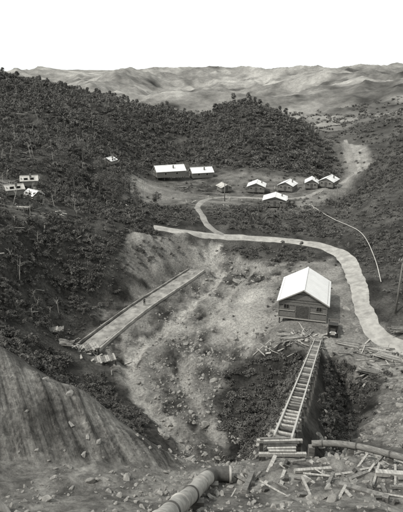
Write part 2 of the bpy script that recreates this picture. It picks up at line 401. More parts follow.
bush+=[leafmesh("b5",200,lobes(44,5,.35,(.5,1.5),(.2,.42)),.15,M_leaf,9,[((0,0,-.3),(0,0,1.1),.07,.03)]),tuft(8,40,M_leaf)]
c_bush=coll("bush_kinds",bush)
c_scrub=coll("scrub_kinds",[leafmesh("s%d"%i,90,lobes(60+i,4,.5,(.05,.4),(.2,.45)),.17,M_leaf2,70+i) for i in range(3)]+[tuft(3),tuft(4)])
def rockmesh(i):
    import bmesh
    bm=bmesh.new();bmesh.ops.create_icosphere(bm,subdivisions=2,radius=.5)
    r=random.Random(i);pl_=[(Vector((r.gauss(0,1),r.gauss(0,1),r.gauss(0,1))).normalized(),r.uniform(.16,.34)) for _ in range(12)]
    for v in bm.verts:
        for nn,dd in pl_:
            k=v.co.dot(nn)
            if k>dd:v.co-=nn*(k-dd)
        v.co*=1.35;v.co.z*=.75
    me_=bpy.data.meshes.new("rock%d"%i);bm.to_mesh(me_);bm.free();me_.materials.append(M_rock);return me_
c_rock=coll("rock_kinds",[rockmesh(i) for i in range(7)])
def dead(seed):
    r=random.Random(seed);mb=MB();h=r.uniform(3,6)
    mb.tube([(0,0,-.3),(.1,0,h*.5),(r.uniform(-.4,.4),.1,h)],[.13,.1,.05],M_dead,6)
    for i in range(5):
        z=h*r.uniform(.45,.95);a=r.uniform(0,6.28);l=r.uniform(.5,1.4)
        mb.tube([(.05,0,z),(math.cos(a)*l,math.sin(a)*l,z+l*.6)],[.05,.015],M_dead,4)
    return mb.mesh("dead%d"%seed)
def log(seed):
    r=random.Random(seed);mb=MB();l=r.uniform(3,6)
    mb.tube([(-l/2,0,.35),(0,r.uniform(-.2,.2),.5),(l/2,0,.7)],[.17,.14,.09],M_dead,6);return mb.mesh("log")
c_dead=coll("dead_tree_kinds",[dead(i) for i in range(4)]+[log(i) for i in range(3)])
def plankmesh(l,w,h,m):
    mb=MB();mb.box((0,0,h/2),(l,w,h),m);return mb.mesh("plank")
c_plank=coll("plank_kinds",[plankmesh(2.6,.2,.05,M_plank),plankmesh(1.3,.3,.06,M_plank),plankmesh(2.,.14,.14,M_wood),plankmesh(3.6,.18,.12,M_wood),plankmesh(.7,.25,.2,M_darkwood),plankmesh(4.4,.12,.05,M_plank)])

def scatter(name,co,scl,rot,kinds):
    N=len(co);me_=bpy.data.meshes.new(name);me_.vertices.add(N);me_.vertices.foreach_set("co",np.asarray(co,np.float32).ravel())
    for nm,arr in(("scl",scl),("rot",rot)):
        a_=me_.attributes.new(nm,'FLOAT_VECTOR','POINT');a_.data.foreach_set("vector",np.asarray(arr,np.float32).ravel())
    kk=len(kinds.objects)
    a_=me_.attributes.new("kind",'INT','POINT');a_.data.foreach_set("value",rng.integers(0,kk,N).astype(np.int32))
    o=bpy.data.objects.new(name,me_);COL.objects.link(o)
    ng=bpy.data.node_groups.new(name+"_nodes",'GeometryNodeTree')
    ng.interface.new_socket("Geometry",in_out='INPUT',socket_type='NodeSocketGeometry')
    ng.interface.new_socket("Geometry",in_out='OUTPUT',socket_type='NodeSocketGeometry')
    N_=ng.nodes;L=ng.links
    gi=N_.new("NodeGroupInput");go=N_.new("NodeGroupOutput")
    ip=N_.new("GeometryNodeInstanceOnPoints");ci=N_.new("GeometryNodeCollectionInfo")
    ci.inputs[0].default_value=kinds;ci.inputs["Separate Children"].default_value=True;ci.inputs["Reset Children"].default_value=True
    def na(nm,ty):
        q=N_.new("GeometryNodeInputNamedAttribute");q.data_type=ty;q.inputs[0].default_value=nm;return q.outputs[0]
    L.new(gi.outputs[0],ip.inputs["Points"]);L.new(ci.outputs[0],ip.inputs["Instance"])
    ip.inputs["Pick Instance"].default_value=True
    L.new(na("kind",'INT'),ip.inputs["Instance Index"])
    L.new(na("rot",'FLOAT_VECTOR'),ip.inputs["Rotation"]);L.new(na("scl",'FLOAT_VECTOR'),ip.inputs["Scale"])
    L.new(ip.outputs[0],go.inputs[0])
    md=o.modifiers.new("scatter",'NODES');md.node_group=ng
    return o
def cands(bands,xl,xr):
    xs=[];ys_=[];sp=[]
    for y0,y1,s in bands:
        a_=np.arange(-(xl*y1+20),xr*y1+20,s);b_=np.arange(y0,y1,s)
        gx,gy=np.meshgrid(a_,b_);gx=gx.ravel()+rng.uniform(-.5,.5,gx.size)*s;gy=gy.ravel()+rng.uniform(-.5,.5,gy.size)*s
        k=(gx>-(xl*gy+10))&(gx<xr*gy+10)
        xs.append(gx[k]);ys_.append(gy[k]);sp.append(np.full(k.sum(),s))
    return np.concatenate(xs),np.concatenate(ys_),np.concatenate(sp)
TL=np.array([[5.3,26],[20.2,77]])
x,y,s=cands([(28,60,.75),(60,100,.85),(100,150,1.05),(150,220,1.4),(220,300,1.9),(300,440,2.6)],.5,.48)
xw_=x+(fbm(x/4,y/4,3,91)-.5)*6;yw_=y+(fbm(x/4,y/4,3,92)-.5)*6
den=np.zeros(len(x))
gap=fbm(x/12,y/12,4,93)
den=np.maximum(den,(sd(xw_,yw_,FOREST)>0)*np.clip(.4+2.4*(gap-.33),.3,.92))
den=np.where((sd(xw_,yw_,CLEAR)>0),.10,den)
den=np.maximum(den,(sd(xw_,yw_,BAND)>-.3)*.85)
for p in(DARK1,DARK2): den=np.maximum(den,(sd(xw_,yw_,p)>-.3)*.6)
den=np.where((sd(xw_,yw_,LOOP)>0)|(sd(xw_,yw_,MIDS)>0),.34,den)
rs=sd(xw_,yw_,RSLOPE)>0
den=np.where(rs,np.clip(3.0*(gap-.38),.04,.75),den)
den=np.where(ld(x,y,ROAD)<3.2,0,den);den=np.where(ld(x,y,VROAD)<2.8,0,den);den=np.where(ld(x,y,WPIPE)<1.5,0,den)
den=np.where(sd(x,y,CUT)>-.5,.06,den)
den=np.where(sd(x,y,CHAN)>-.5,0,den)
den=np.where(ld(x,y,TL)<1.7,0,den)
k=rng.random(len(x))<den
x,y,s,rs=x[k],y[k],s[k],rs[k];z=height(x,y)
S=s*rng.uniform(.5,1.25,len(x))*(.75+.6*(fbm(x/9,y/9,2,94)))*np.where(rs,.75,1)
scl=np.c_[S,S,S*rng.uniform(.6,1.2,len(x))]
rot=np.c_[rng.normal(0,.15,len(x)),rng.normal(0,.15,len(x)),rng.uniform(0,6.28,len(x))]
scatter("native_bush",np.c_[x,y,z-.05],scl,rot,c_bush)
nb=len(x)
# low scrub on the open slopes
x,y,s=cands([(28,60,.8),(60,110,.9),(110,180,1.2),(180,260,1.8),(260,420,3.0),(420,700,5.)],.5,.5)
g1=fbm(x/10,y/10,4,95)
den=np.where((x>36)&(y>60),np.clip(2.8*(g1-.33),.08,.9),0.)
den=np.where((sd(x,y,MIDS)>0),.6,den);den=np.where(sd(x,y,LOOP)>0,.5,den)
den=np.where(sd(x,y,VILL)>0,.14*(g1>.5),den)
den=np.where(sd(x,y,CLEAR)>0,.35,den)
den=np.where(sd(x,y,SCREE)>-1,.05,den)
den=np.where((sd(x,y,GRAVEL)>0)|(sd(x,y,TERR)>0),.012,den)
den=np.where(np.abs(sd(x,y,TERR))<1.2,.3,den)
den=np.where((sd(x,y,DARK1)>0)|(sd(x,y,DARK2)>0),.3,den)
den=np.where((sd(x,y,FOREST)<=0)&(sd(x,y,FOREST)>-4)&(y>60)&(y<250),.6,den)
den=np.where((y>420),.4*(g1>.52),den)
for p,w_ in((ROAD,2.7),(VROAD,2.)): den=np.where(ld(x,y,p)<w_,0,den)
den=np.where((ld(x,y,VROAD)<7)&(y>200),.05,den);den=np.where(sd(x,y,CHAN)>-.3,0,den)
den=np.where((y<40)&(sd(x,y,BARE)>-2),0,den);den=np.where(ld(x,y,TL)<1.3,0,den)
k=rng.random(len(x))<den
x,y,s=x[k],y[k],s[k];z=height(x,y)
S=s*rng.uniform(.3,.95,len(x))
scatter("scrub",np.c_[x,y,z-.05],np.c_[S,S,S*.8],np.c_[np.zeros((len(x),2)),rng.uniform(0,6.28,len(x))],c_scrub)
# dead trunks, standing and fallen
x=rng.uniform(-140,60,3400);y=rng.uniform(75,340,3400)
k=((sd(x,y,FOREST)>1)|(sd(x,y,CLEAR)>-4))&(x>-.5*y)&(rng.random(3400)<np.where(x<-20,.5,.2))
x,y=x[k],y[k];z=height(x,y);S=rng.uniform(.3,.85,len(x))
scatter("dead_trees",np.c_[x,y,z],np.c_[S,S,S],np.c_[rng.normal(0,.15,(len(x),2)),rng.uniform(0,6.28,len(x))],c_dead)
# rubble
x,y,s=cands([(14,30,.28),(30,60,.45),(60,90,.55),(90,130,.8)],.48,.45)
g1=fbm(x/5,y/5,4,96)
den=np.where(sd(x,y,GRAVEL)>0,np.clip(3*(g1-.36),.05,.8),0)
den=np.where((y<27),.45*(g1>.43),den)
den=np.where((sd(x,y,BARE)>0),.05,den)
den=np.where(sd(x,y,SCREE)>0,.25,den)
den=np.where((y>30)&(y<50)&(x>-4)&(x<16)&(ld(x,y,TL)>2),.5,den)
den=np.where(sd(x,y,SAND)>0,.06,den);den=np.where(sd(x,y,CHAN)>0,.06,den)
den=np.where((sd(x,y,TERR)>0)&(ld(x,y,ROAD)>2.5),.10,den)
k=rng.random(len(x))<den
x,y=x[k],y[k];z=height(x,y);S=np.exp(rng.normal(-1.35,.6,len(x)))*np.where(y<30,.65,1.2)
z=z+np.where(sd(x,y,CHAN)>0,.2,0)
scatter("rubble",np.c_[x,y,z],np.c_[S,S*rng.uniform(.6,1.2,len(x)),S],np.c_[rng.uniform(-.5,.5,(len(x),2)),rng.uniform(0,6.28,len(x))],c_rock)
nr=len(x)

# ------------------------------------------------------------------ trees
def treemesh(seed,h):
    r=random.Random(seed);mb=MB();mb._m(M_leaf)
    top=Vector((r.uniform(-.3,.3),r.uniform(-.3,.3),h*.8))
    mb.tube([(0,0,-.4),(.05,.05,h*.25),(top.x*.5,top.y*.5,h*.5),tuple(top)],[h*.028,h*.022,h*.016,h*.006],M_bark,8)
    lb=[]
    for i in range(11):
        z0=h*r.uniform(.3,.72);a_=r.uniform(0,6.28);l=h*r.uniform(.12,.26)*(1.2-z0/h*.6)
        e=Vector((math.cos(a_)*l,math.sin(a_)*l,z0+l*.6))
        mb.tube([(0,0,z0),tuple(e*.5+Vector((0,0,z0*.5-.05))),tuple(e)],[h*.01,h*.007,h*.003],M_bark,5)
        lb.append((e.x,e.y,e.z,h*r.uniform(.07,.13)))
    lb.append((top.x,top.y,top.z+h*.05,h*.1))
    q,f=leaves(1300,lb,h*.019,seed=seed)
    k=len(mb.v);mb.v+=[tuple(v) for v in q];mb.f+=[[k+i for i in g] for g in f.tolist()];mb.mi+=[0]*len(f)
    return mb.mesh("tree")
tms=[treemesh(i,8) for i in range(4)]
for i,(tx,ty,ts) in enumerate([(-27,150,1.2),(-24,146,1.0),(-22,152,1.25),(-29,158,1.1),(-31,150,.9),(-19,144,.8),(-33,165,1.1),(-26,163,.9),(-36,140,1.),(-42,150,1.),(-14,152,.7),(-40,170,1.)]):
    o=bpy.data.objects.new("tree",tms[i%4]);o.location=(tx,ty,hz(tx,ty));o.rotation_euler=(0,0,i*1.3);o.scale=(ts,)*3;COL.objects.link(o)

# ------------------------------------------------------------------ buildings
def shed(name,x,y,z,w,l,eave,rise,rz,roofm,wallm,floor=.5,over=.45,big=False):
    e=empty(name,(x,y,z),rz)
    mb=MB();bh=.24
    core=[(-w/2,0),(w/2,0),(w/2,l),(-w/2,l)]
    for (x0,y0),(x1,y1) in zip(core,core[1:]+core[:1]):
        mb.poly([(x0,y0,floor),(x1,y1,floor),(x1,y1,eave),(x0,y0,eave)],wallm)
    mb.poly([(-w/2,0,eave),(w/2,0,eave),(0,0,eave+rise)],wallm);mb.poly([(w/2,l,eave),(-w/2,l,eave),(0,l,eave+rise)],wallm)
    mb.obj("walls",e)
    mb=MB()
    tot=int((eave+rise-floor)/bh)
    for i in range(tot):
        zz=floor+bh*(i+.5);ww=w if zz<eave else w*(1-(zz+.1-eave)/rise)
        if ww<.3:continue
        for yy,sg in((-.025,1),(l+.025,-1)):
            mb.box((0,yy,zz),(ww,.03,bh*.94),wallm if (i*7)%5 else M_darkwood,Matrix.Rotation(-.1*sg,3,'X'))
        if zz<eave:
            for xx,sg in((w/2+.025,1),(-w/2-.025,-1)):
                mb.box((xx,l/2,zz),(.03,l,bh*.94),wallm,Matrix.Rotation(-.1*sg,3,'Y'))
    mb.obj("weatherboards",e)
    mb=MB()
    for sg in(-1,1):
        ex=sg*(w/2+over);ez=eave-over*rise/(w/2)
        a=[(0,-over,eave+rise+.06),(ex,-over,ez+.06),(ex,l+over,ez+.06),(0,l+over,eave+rise+.06)]
        b_=[(p[0],p[1],p[2]-.1) for p in a]
        if sg<0:a=a[::-1];b_=b_[::-1]
        mb.poly(a,roofm);mb.poly(b_[::-1],roofm)
        for i in range(4):mb.poly([a[i],b_[i],b_[(i+1)%4],a[(i+1)%4]],roofm)
        nl=int((l+2*over)/.76)
        for i in range(nl+1):
            yy=-over+.02+i*(l+2*over-.04)/nl
            mb.beam((sg*.05,yy,eave+rise+.07-.05*rise/(w/2)),(ex,yy,ez+.07),.05,.03,roofm)
    mb.box((0,l/2,eave+rise+.09),(.3,l+2*over,.06),roofm)
    mb.obj("roof",e)
    mb=MB()
    for xx in np.linspace(-w/2+.2,w/2-.2,4 if w>6 else 3):
        for yy in np.linspace(.2,l-.2,5 if l>8 else 3):
            mb.box((xx,yy,floor/2-.4),(.22,.22,floor+.8),M_darkwood)
    mb.obj("piles",e)
    mb=MB();mg=MB();TR=M_plank if not big else M_wood
    def win(cx,cz,ww,hh,face='f'):
        if face=='f':
            mg.box((cx,-.055,cz),(ww,.03,hh),M_glass)
            for dx in(-1,1):mb.box((cx+dx*(ww/2+.05),-.075,cz),(.1,.07,hh+.2),TR)
            for dz in(-1,1):mb.box((cx,-.08,cz+dz*(hh/2+.05)),(ww,.07,.1),TR)
            mb.box((cx,-.085,cz),(.05,.04,hh),TR)
        else:
            sg=face
            mg.box((sg*(w/2+.06),cx,cz),(.03,ww,hh),M_glass)
            for dx in(-1,1):mb.box((sg*(w/2+.08),cx+dx*(ww/2+.05),cz),(.07,.1,hh+.2),TR)
            for dz in(-1,1):mb.box((sg*(w/2+.085),cx,cz+dz*(hh/2+.05)),(.07,ww,.1),TR)
    if big:
        for cx in(-3.0,3.0): win(cx,2.9,.9,.8)
        for yy in(2,5,8): win(yy,2.7,1.2,.9,1);win(yy,2.7,1.2,.9,-1)
        mg.box((0,-.06,floor+1.25),(2.4,.05,2.4),M_darkwood)
        for dx in(-1,1):mb.box((dx*1.28,-.08,floor+1.25),(.14,.08,2.5),M_wood)
        for xx in(-w/2,w/2):mb.box((xx,-.07,(eave+floor)/2),(.16,.07,eave-floor),M_wood)
        mb.box((0,-.09,floor-.05),(w+.2,.08,.25),M_plank)
        mb.box((-(w/4+.7),-.1,floor+1.5),(w/2-1.5,.06,.14),M_plank);mb.box(((w/4+.7),-.1,floor+1.5),(w/2-1.5,.06,.14),M_plank)
        mb.box((0,-.1,eave-.05),(w+.1,.06,.2),M_wood)
        for sg in(-1,1):
            mb.beam((0,-over-.03,eave+rise-.05),(sg*(w/2+over),-over-.03,eave-over*rise/(w/2)-.05),.05,.2,M_plank)
    else:
        win(-w*.28,floor+1.5,.8,.8);win(w*.28,floor+1.5,.8,.8)
        for sg in(-1,1):win(l*.3,floor+1.5,.8,.8,sg);win(l*.7,floor+1.5,.8,.8,sg)
        mg.box((0,-.06,floor+1),(.85,.04,1.95),M_darkwood)
        mb.box((w*.3,l*.6,eave+rise*.6+.3),(.45,.45,1.2),M_wood)
    mb.obj("trim",e);mg.obj("windows",e)
    return e
shed("timber_shed",18.9,84.9,-.05,8.8,11.5,4.1,2.5,math.radians(-15),M_iron,M_wood,floor=.6,big=True)
def hut(x,y,w,l,rz,name="workers_hut",roof=M_iron,eave=2.5,rise=1.3):
    zz=hz(x,y);shed(name,x,y,zz,w,l,eave+.2,rise,rz,roof,M_wood,floor=.4,over=.4)
hut(20.5,186,6.3,7,math.radians(-10));hut(31.8,188,5.6,6.5,math.radians(-25));hut(41.8,188,4.6,6.5,math.radians(-12));hut(47,187.5,5.5,7.5,math.radians(-30))
hut(24.4,163,7.5,7,math.radians(-10),rise=1.2)
hut(9.5,186,4.,5,math.radians(20),roof=M_iron2,eave=2,rise=.9)
hut(-19,205,6,12,math.radians(-70),"store_shed",eave=2.8,rise=1.9)
hut(-4.5,211,5.5,9,math.radians(-72),"store_shed",eave=2.6,rise=1.7)
hut(-38.6,116,2.6,3.6,math.radians(50),"small_shed",M_iron,eave=1.6,rise=.8)
hut(-43.5,110,2.4,3.4,math.radians(-60),"small_shed",M_iron2,eave=1.6,rise=.7)
hut(-44.5,123,2.6,3.6,math.radians(-75),"small_shed",M_iron2,eave=1.6,rise=.8)
hut(-33.5,178,3.2,4,math.radians(-20),"small_shed",M_iron,eave=1.7,rise=.9)

# ------------------------------------------------------------------ incline tramway
top=Vector(TOP);bot=Vector(BOT)
d=(top-bot);L=d.length;dn=d.normalized();side=dn.cross(Vector((0,0,1))).normalized();nz=side.cross(dn)
tr=empty("incline_tramway",(0,0,0))
mb=MB()
for sg in(-1,1):
    mb.beam(bot+side*sg*.55+nz*-.18,top+side*sg*.55+nz*-.18,.2,.3,M_plank)
mb.obj("stringers",tr)
mb=MB();k=int(L/.95)
for i in range(k+1):
    p=bot+dn*(i*L/k+random.uniform(-.12,.12))+nz*.04;j=random.uniform(-.14,.14);sk=dn*random.uniform(-.06,.06)
    mb.beam(p-side*(.72+j)-sk,p+side*(.72-j)+sk,.2,.13,random.choice([M_plank,M_wood,M_wood,M_darkwood]))
mb.obj("sleepers",tr)
mb=MB()
for sg in(-1,1):
    mb.beam(bot+side*sg*.55+nz*.17,top+side*sg*.55+nz*.17,.13,.12,M_steel)
mb.obj("rails",tr)
mb=MB();k=int(L/3.4)
for i in range(1,k):
    p=bot+dn*(i*L/k)+nz*-.35
    for sg in(-1,1):
        a=p+side*sg*.55;q=p+side*sg*.8;gz=hz(q.x,q.y)
        if gz<a.z-.1: mb.beam(a,(q.x,q.y,gz-.3),.2,.2,M_wood)
    mb.beam(p+Vector((0,0,-.1))-side*.95,p+Vector((0,0,-.1))+side*.95,.2,.22,M_wood)
mb.obj("trestle_bents",tr)
e=empty("loading_stage",(0,0,0));mb=MB()
for i in range(6):
    yy=24.9+i*.22;x0=4.0+random.uniform(-.4,.2)
    mb.beam((x0,yy,21.6),(x0+random.uniform(1.5,2.3),yy+random.uniform(-.05,.05),21.6+random.uniform(0,.05)),.15,.07,random.choice([M_plank,M_wood,M_darkwood]))
mb.obj("deck",e);mb=MB()
for yy in(24.8,26.0):mb.beam((3.5,yy,21.42),(6.4,yy,21.42),.2,.2,M_plank)
for xx in(3.8,5.0,6.2):
    for yy in(24.8,26.0):mb.box((xx,yy,20.6),(.22,.22,1.4),M_darkwood)
mb.obj("bearers",e)

# ------------------------------------------------------------------ foreground penstock pipe
e=empty("penstock_pipe",(0,0,0))
path=[(-1.5,8.5),(-1.45,12),(-1.0,15.8),(-.4,18.6),(.1,20.6),(.5,21.9)]
pts=[Vector((a,b_,hz(a,b_)+.42)) for a,b_ in path]
for i in range(1,len(pts)-1): pts[i].z=(pts[i-1].z+2*pts[i].z+pts[i+1].z)/4
pp=smooth_line(pts,.25)
mb=MB();mb.tube(pp,.38,M_pipe,28);mb.obj("barrel",e,True)
mb=MB()
for i in range(3,len(pp)-2,9):
    dd=(pp[i+1]-pp[i]).normalized();mb.tube([pp[i]-dd*.06,pp[i]+dd*.06],.43,M_piped if (i//9)%2 else M_pipe,28)
a=pp[-1];dd=(pp[-1]-pp[-2]).normalized()
el=[a-dd*.7,a,a+dd*.3+Vector((.2,0,.02)),a+dd*.4+Vector((.6,.05,0)),a+dd*.4+Vector((1.0,.05,-.02))]
mb.tube(smooth_line(el,.12),.41,M_piped,28)
q=el[-1];mb.tube([q-Vector((.06,0,0)),q+Vector((.08,0,0))],.46,M_pipe,28)
mb.obj("elbow",e,True)
mb=MB()
for i in range(6,len(pp),14):
    p=pp[i];mb.box((p.x,p.y,p.z-.5),(1.3,.3,.4),M_wood)
mb.obj("saddles",e)
e=empty("water_main",(0,0,0))
pts=[Vector(q) for q in((6.9,25.6,21.55),(8.3,25.3,21.8),(9.7,24.6,22.1),(11.3,23.4,22.5),(13.5,21.5,23.2),(17,19,24.2))]
mb=MB();sl=smooth_line(pts,.3);mb.tube(sl,.2,M_wood,16)
for i in range(2,len(sl)-1,6):
    dd=(sl[i+1]-sl[i]).normalized();mb.tube([sl[i]-dd*.04,sl[i]+dd*.04],.225,M_piped,16)
mb.obj("pipe",e,True)
mb=MB()
for i in range(0,len(sl),7):
    p=sl[i];g=hz(p.x,p.y);mb.box((p.x,p.y,(p.z-.2+g)/2-.15),(.35,.35,max(.2,p.z-.2-g+.3)),M_wood)
mb.obj("blocks",e)
pts=smooth_line([(a,b_,0) for a,b_ in WPIPE],1.5);mb=MB()
zs=height([p.x for p in pts],[p.y for p in pts]);zs=np.convolve(np.pad(zs,3,'edge'),np.ones(7)/7,'valid')
mb.tube([(p.x,p.y,q_+.4) for p,q_ in zip(pts,zs)],.10,M_iron2,8);mb.obj("hillside_pipe",None,True)

# ------------------------------------------------------------------ concrete apron & training walls
def strip(name,line,w,m,z0,h,jit=.04):
    pts=smooth_line([(a,b_,0) for a,b_ in line],1.0);mb=MB();mb._m(m)
    for i,p in enumerate(pts):
        dd=(pts[min(i+1,len(pts)-1)]-pts[max(i-1,0)]).normalized();nn=Vector((-dd.y,dd.x,0));ww=w*(1+random.uniform(-.04,.04))
        for sg,hh in((-1,-1.5),(-1,h),(1,h),(1,-1.5)):
            mb.v.append((p.x+nn.x*sg*ww/2,p.y+nn.y*sg*ww/2,z0+hh+(random.uniform(-jit,jit) if hh>-1 else 0)))
    for i in range(len(pts)-1):
        for j in range(3):
            a=i*4+j;mb.f.append([a,a+1,a+5,a+4][::-1]);mb.mi.append(0)
    mb.f.append([0,1,2,3]);mb.mi.append(0);k=(len(pts)-1)*4;mb.f.append([k,k+3,k+2,k+1]);mb.mi.append(0)
    return mb.obj(name)
strip("concrete_apron",[(-20.8,80),(-17.4,88),(-13.4,96.8),(-8.7,105.6),(-4.2,114),(-1.2,119.5)],3.4,M_conc,-3.0,.08,.05)
strip("concrete_wall",[(-18.6,79),(-15.4,87),(-11.5,95.9),(-6.9,104.6),(-2.3,113),(.7,119)],.3,M_concw,-2.95,.38)
strip("concrete_wall",[(-23,81),(-19.5,89),(-15.4,97.8),(-10.6,106.6),(-6.1,115),(-3.4,120)],.28,M_conc,-2.95,.3)

# ------------------------------------------------------------------ timber bits
def platform(name,x,y,rz,w,l,h,nm=10):
    e=empty(name,(x,y,hz(x,y)),rz);mb=MB()
    for i in range(nm):
        mb.box((-w/2+(i+.5)*w/nm,random.uniform(-.2,.2),h),(w/nm*.9,l+random.uniform(-.5,.3),.07),random.choice([M_plank,M_wood,M_wood]))
    mb.obj("deck",e);mb=MB()
    for yy in(-l*.4,0,l*.4):mb.box((0,yy,h-.16),(w,.2,.2),M_wood)
    for xx in(-w*.45,w*.45):
        for yy in(-l*.4,l*.4):mb.box((xx,yy,h/2-.6),(.2,.2,h+.7),M_darkwood)
    mb.obj("frame",e)
platform("timber_platform",-20.3,77.2,.5,4.5,2.6,.9);platform("timber_platform",-16.6,75.5,.35,3.5,2.3,.8);platform("timber_platform",-25,77,.2,2.5,1.8,1.2)
def pile(x,y,rz,n,l,name="timber_pile"):
    e=empty(name,(x,y,hz(x,y)),rz);mb=MB()
    for i in range(n):
        lay_=i//7
        mb.box((random.uniform(-.5,.5),(i%7-3)*.27+random.uniform(-.05,.05),.12+lay_*.16),(l*random.uniform(.7,1.05),.2,.12),random.choice([M_plank,M_wood,M_wood]),rz3(random.gauss(0,.1)))
    mb.obj("boards",e)
for a in[(27.5,67.5,-.5,18,5),(31,70.5,-.6,20,5.5),(29.5,74,-.35,16,5),(33.5,67.5,-.5,14,5),(16,78.2,.3,18,4),(15.5,80.5,-.2,12,3.5),(18.5,79.5,.9,10,3),(25.5,76,-.4,10,4),(35.8,78.5,.1,16,6),(-23.5,74.5,-.1,14,4),(33,176,.3,16,5),(4,158,.2,14,5),(12,174,.1,14,5),(-8,195,.4,14,6),(-44,112,.3,16,6),(-40,106,-.2,16,5),(-47,116,.5,14,5)]: pile(*a)
x=np.concatenate([rng.normal(16.5,2.6,60),rng.normal(30,3.,60),rng.uniform(4,13,60),rng.normal(-19,3,40),rng.normal(-42,5,70),rng.uniform(-10,50,80),rng.uniform(1.5,6,16)])
y=np.concatenate([rng.normal(78,1.6,60),rng.normal(71,3.,60),rng.uniform(18.5,24.6,60),rng.normal(76,2,40),rng.normal(112,6,70),rng.uniform(160,200,80),rng.uniform(19,24,16)])
z=height(x,y)+.06
N=len(x);S=np.where(y<30,.38,1.)*rng.uniform(.5,1.4,N)
scatter("loose_boards",np.c_[x,y,z],np.c_[S,np.where(y<30,rng.uniform(.5,1.2,N),1.3*np.ones(N)),np.ones(N)],np.c_[rng.normal(0,.2,(N,2)),rng.uniform(0,6.28,N)],c_plank)
mb=MB();e=empty("timber_beams",(0,0,0))
for (x0,y0,x1,y1,w_,h_,mm) in[(9.5,21.8,13,20.6,.3,.25,M_plank),(7.2,20.6,9.2,19.2,.3,.25,M_wood),(10.5,19.8,12.6,21.,.25,.25,M_wood),(5.2,22.4,7.4,22.9,.2,.15,M_plank),(2.2,20.2,2.9,22.8,.25,.25,M_wood)]:
    mb.beam((x0,y0,hz(x0,y0)+.15),(x1,y1,hz(x1,y1)+.25),w_,h_,mm)
mb.obj("beams",e)

def fence(name,line,sp=2.5,h=1.3,rails=2):
    pts=smooth_line([(a,b_,0) for a,b_ in line],sp);e=empty(name,(0,0,0));mb=MB();zz=height([p.x for p in pts],[p.y for p in pts])
    Q=[Vector((p.x,p.y,z_)) for p,z_ in zip(pts,zz)]
    for q in Q: mb.box((q.x,q.y,q.z+h/2-.15),(.14,.14,h+.3),M_wood)
    mb.obj("posts",e);mb=MB()
    for a,b_ in zip(Q,Q[1:]):
        for r_ in range(rails):
            o_=Vector((0,-.09,h*(.45+.4*r_)));mb.beam(a+o_,b_+o_,.04,.12,M_plank)
    mb.obj("rails",e)
fence("timber_fence",[(-20,160),(-21,182),(-10,197)]);fence("timber_fence",[(-1,172),(10,170),(20,172)]);fence("timber_fence",[(30,158),(45,172),(56,184)]);fence("timber_fence",[(-52,104),(-44,101),(-38,104)],1.2,1.8,2);fence("timber_fence",[(-50,117),(-43,115),(-38,119)],1.2,1.8,2);fence("timber_fence",[(5,196),(20,198),(35,198),(52,200)])
def pole(x,y,h):
    e=empty("utility_pole",(x,y,hz(x,y)));mb=MB();mb.tube([(0,0,-.6),(0,0,h)],[.19,.12],M_wood,10)
    mb.obj("mast",e,True);mb=MB()
    mb.box((0,-.17,h-.6),(1.8,.1,.14),M_wood)
    for xx in(-.75,-.35,.35,.75):mb.tube([(xx,-.17,h-.53),(xx,-.17,h-.33)],[.05,.035],M_iron,8)
    mb.obj("crossarm",e)
pole(36.0,84,11);pole(44,160,8);pole(8,170,7.5)

# ------------------------------------------------------------------ motor lorry by the shed
e=empty("motor_lorry",(23.6,80.3,hz(23.6,80.3)),math.radians(165))
def bevel(o,w=.05):
    b_=o.modifiers.new("b",'BEVEL');b_.width=w;b_.segments=2;return o
mb=MB();mb.box((0,1.55,1.05),(1.0,1.2,.7),M_paint,None,.9);mb.box((0,2.16,1.0),(.8,.05,.7),M_iron2);bevel(mb.obj("bonnet",e))
mb=MB();mb.box((0,.45,1.0),(1.6,1.1,.9),M_paint);mb.box((0,.45,2.0),(1.65,1.3,.1),M_paint)
for sx in(-1,1):
    for yy in(-.05,.95):mb.box((sx*.75,yy,1.7),(.08,.08,.55),M_paint)
bevel(mb.obj("cab",e),.03)
mb=MB();mb.box((0,.99,1.68),(1.4,.02,.5),M_glass);mb.obj("windscreen",e)
mb=MB();mb.box((0,-1.4,.95),(1.8,2.6,.12),M_wood)
for sx in(-1,1):mb.box((sx*.88,-1.4,1.25),(.05,2.6,.45),M_wood)
mb.box((0,-2.68,1.25),(1.72,.05,.45),M_wood);mb.box((0,-.12,1.3),(1.72,.05,.6),M_wood);mb.obj("tray",e)
mb=MB()
for sx in(-1,1):mb.box((sx*.4,-.2,.7),(.1,4.6,.14),M_paint)
for yy in(1.6,-1.9):mb.box((0,yy,.5),(1.4,.1,.1),M_paint)
mb.obj("chassis",e)
mb=MB()
for sx in(-1,1):
    for yy in(1.6,-1.9):
        mb.tube([(sx*.72,yy,.45),(sx*.9,yy,.45)],.45,M_rubber,18);mb.tube([(sx*.7,yy,.45),(sx*.93,yy,.45)],.14,M_iron2,10)
mb.obj("wheels",e)
mb=MB()
for sx in(-1,1):
    mb.box((sx*.78,1.6,1.0),(.3,1.1,.05),M_paint);mb.tube([(sx*.45,2.2,1.15),(sx*.45,2.32,1.15)],.12,M_iron,10)
mb.obj("mudguards",e)

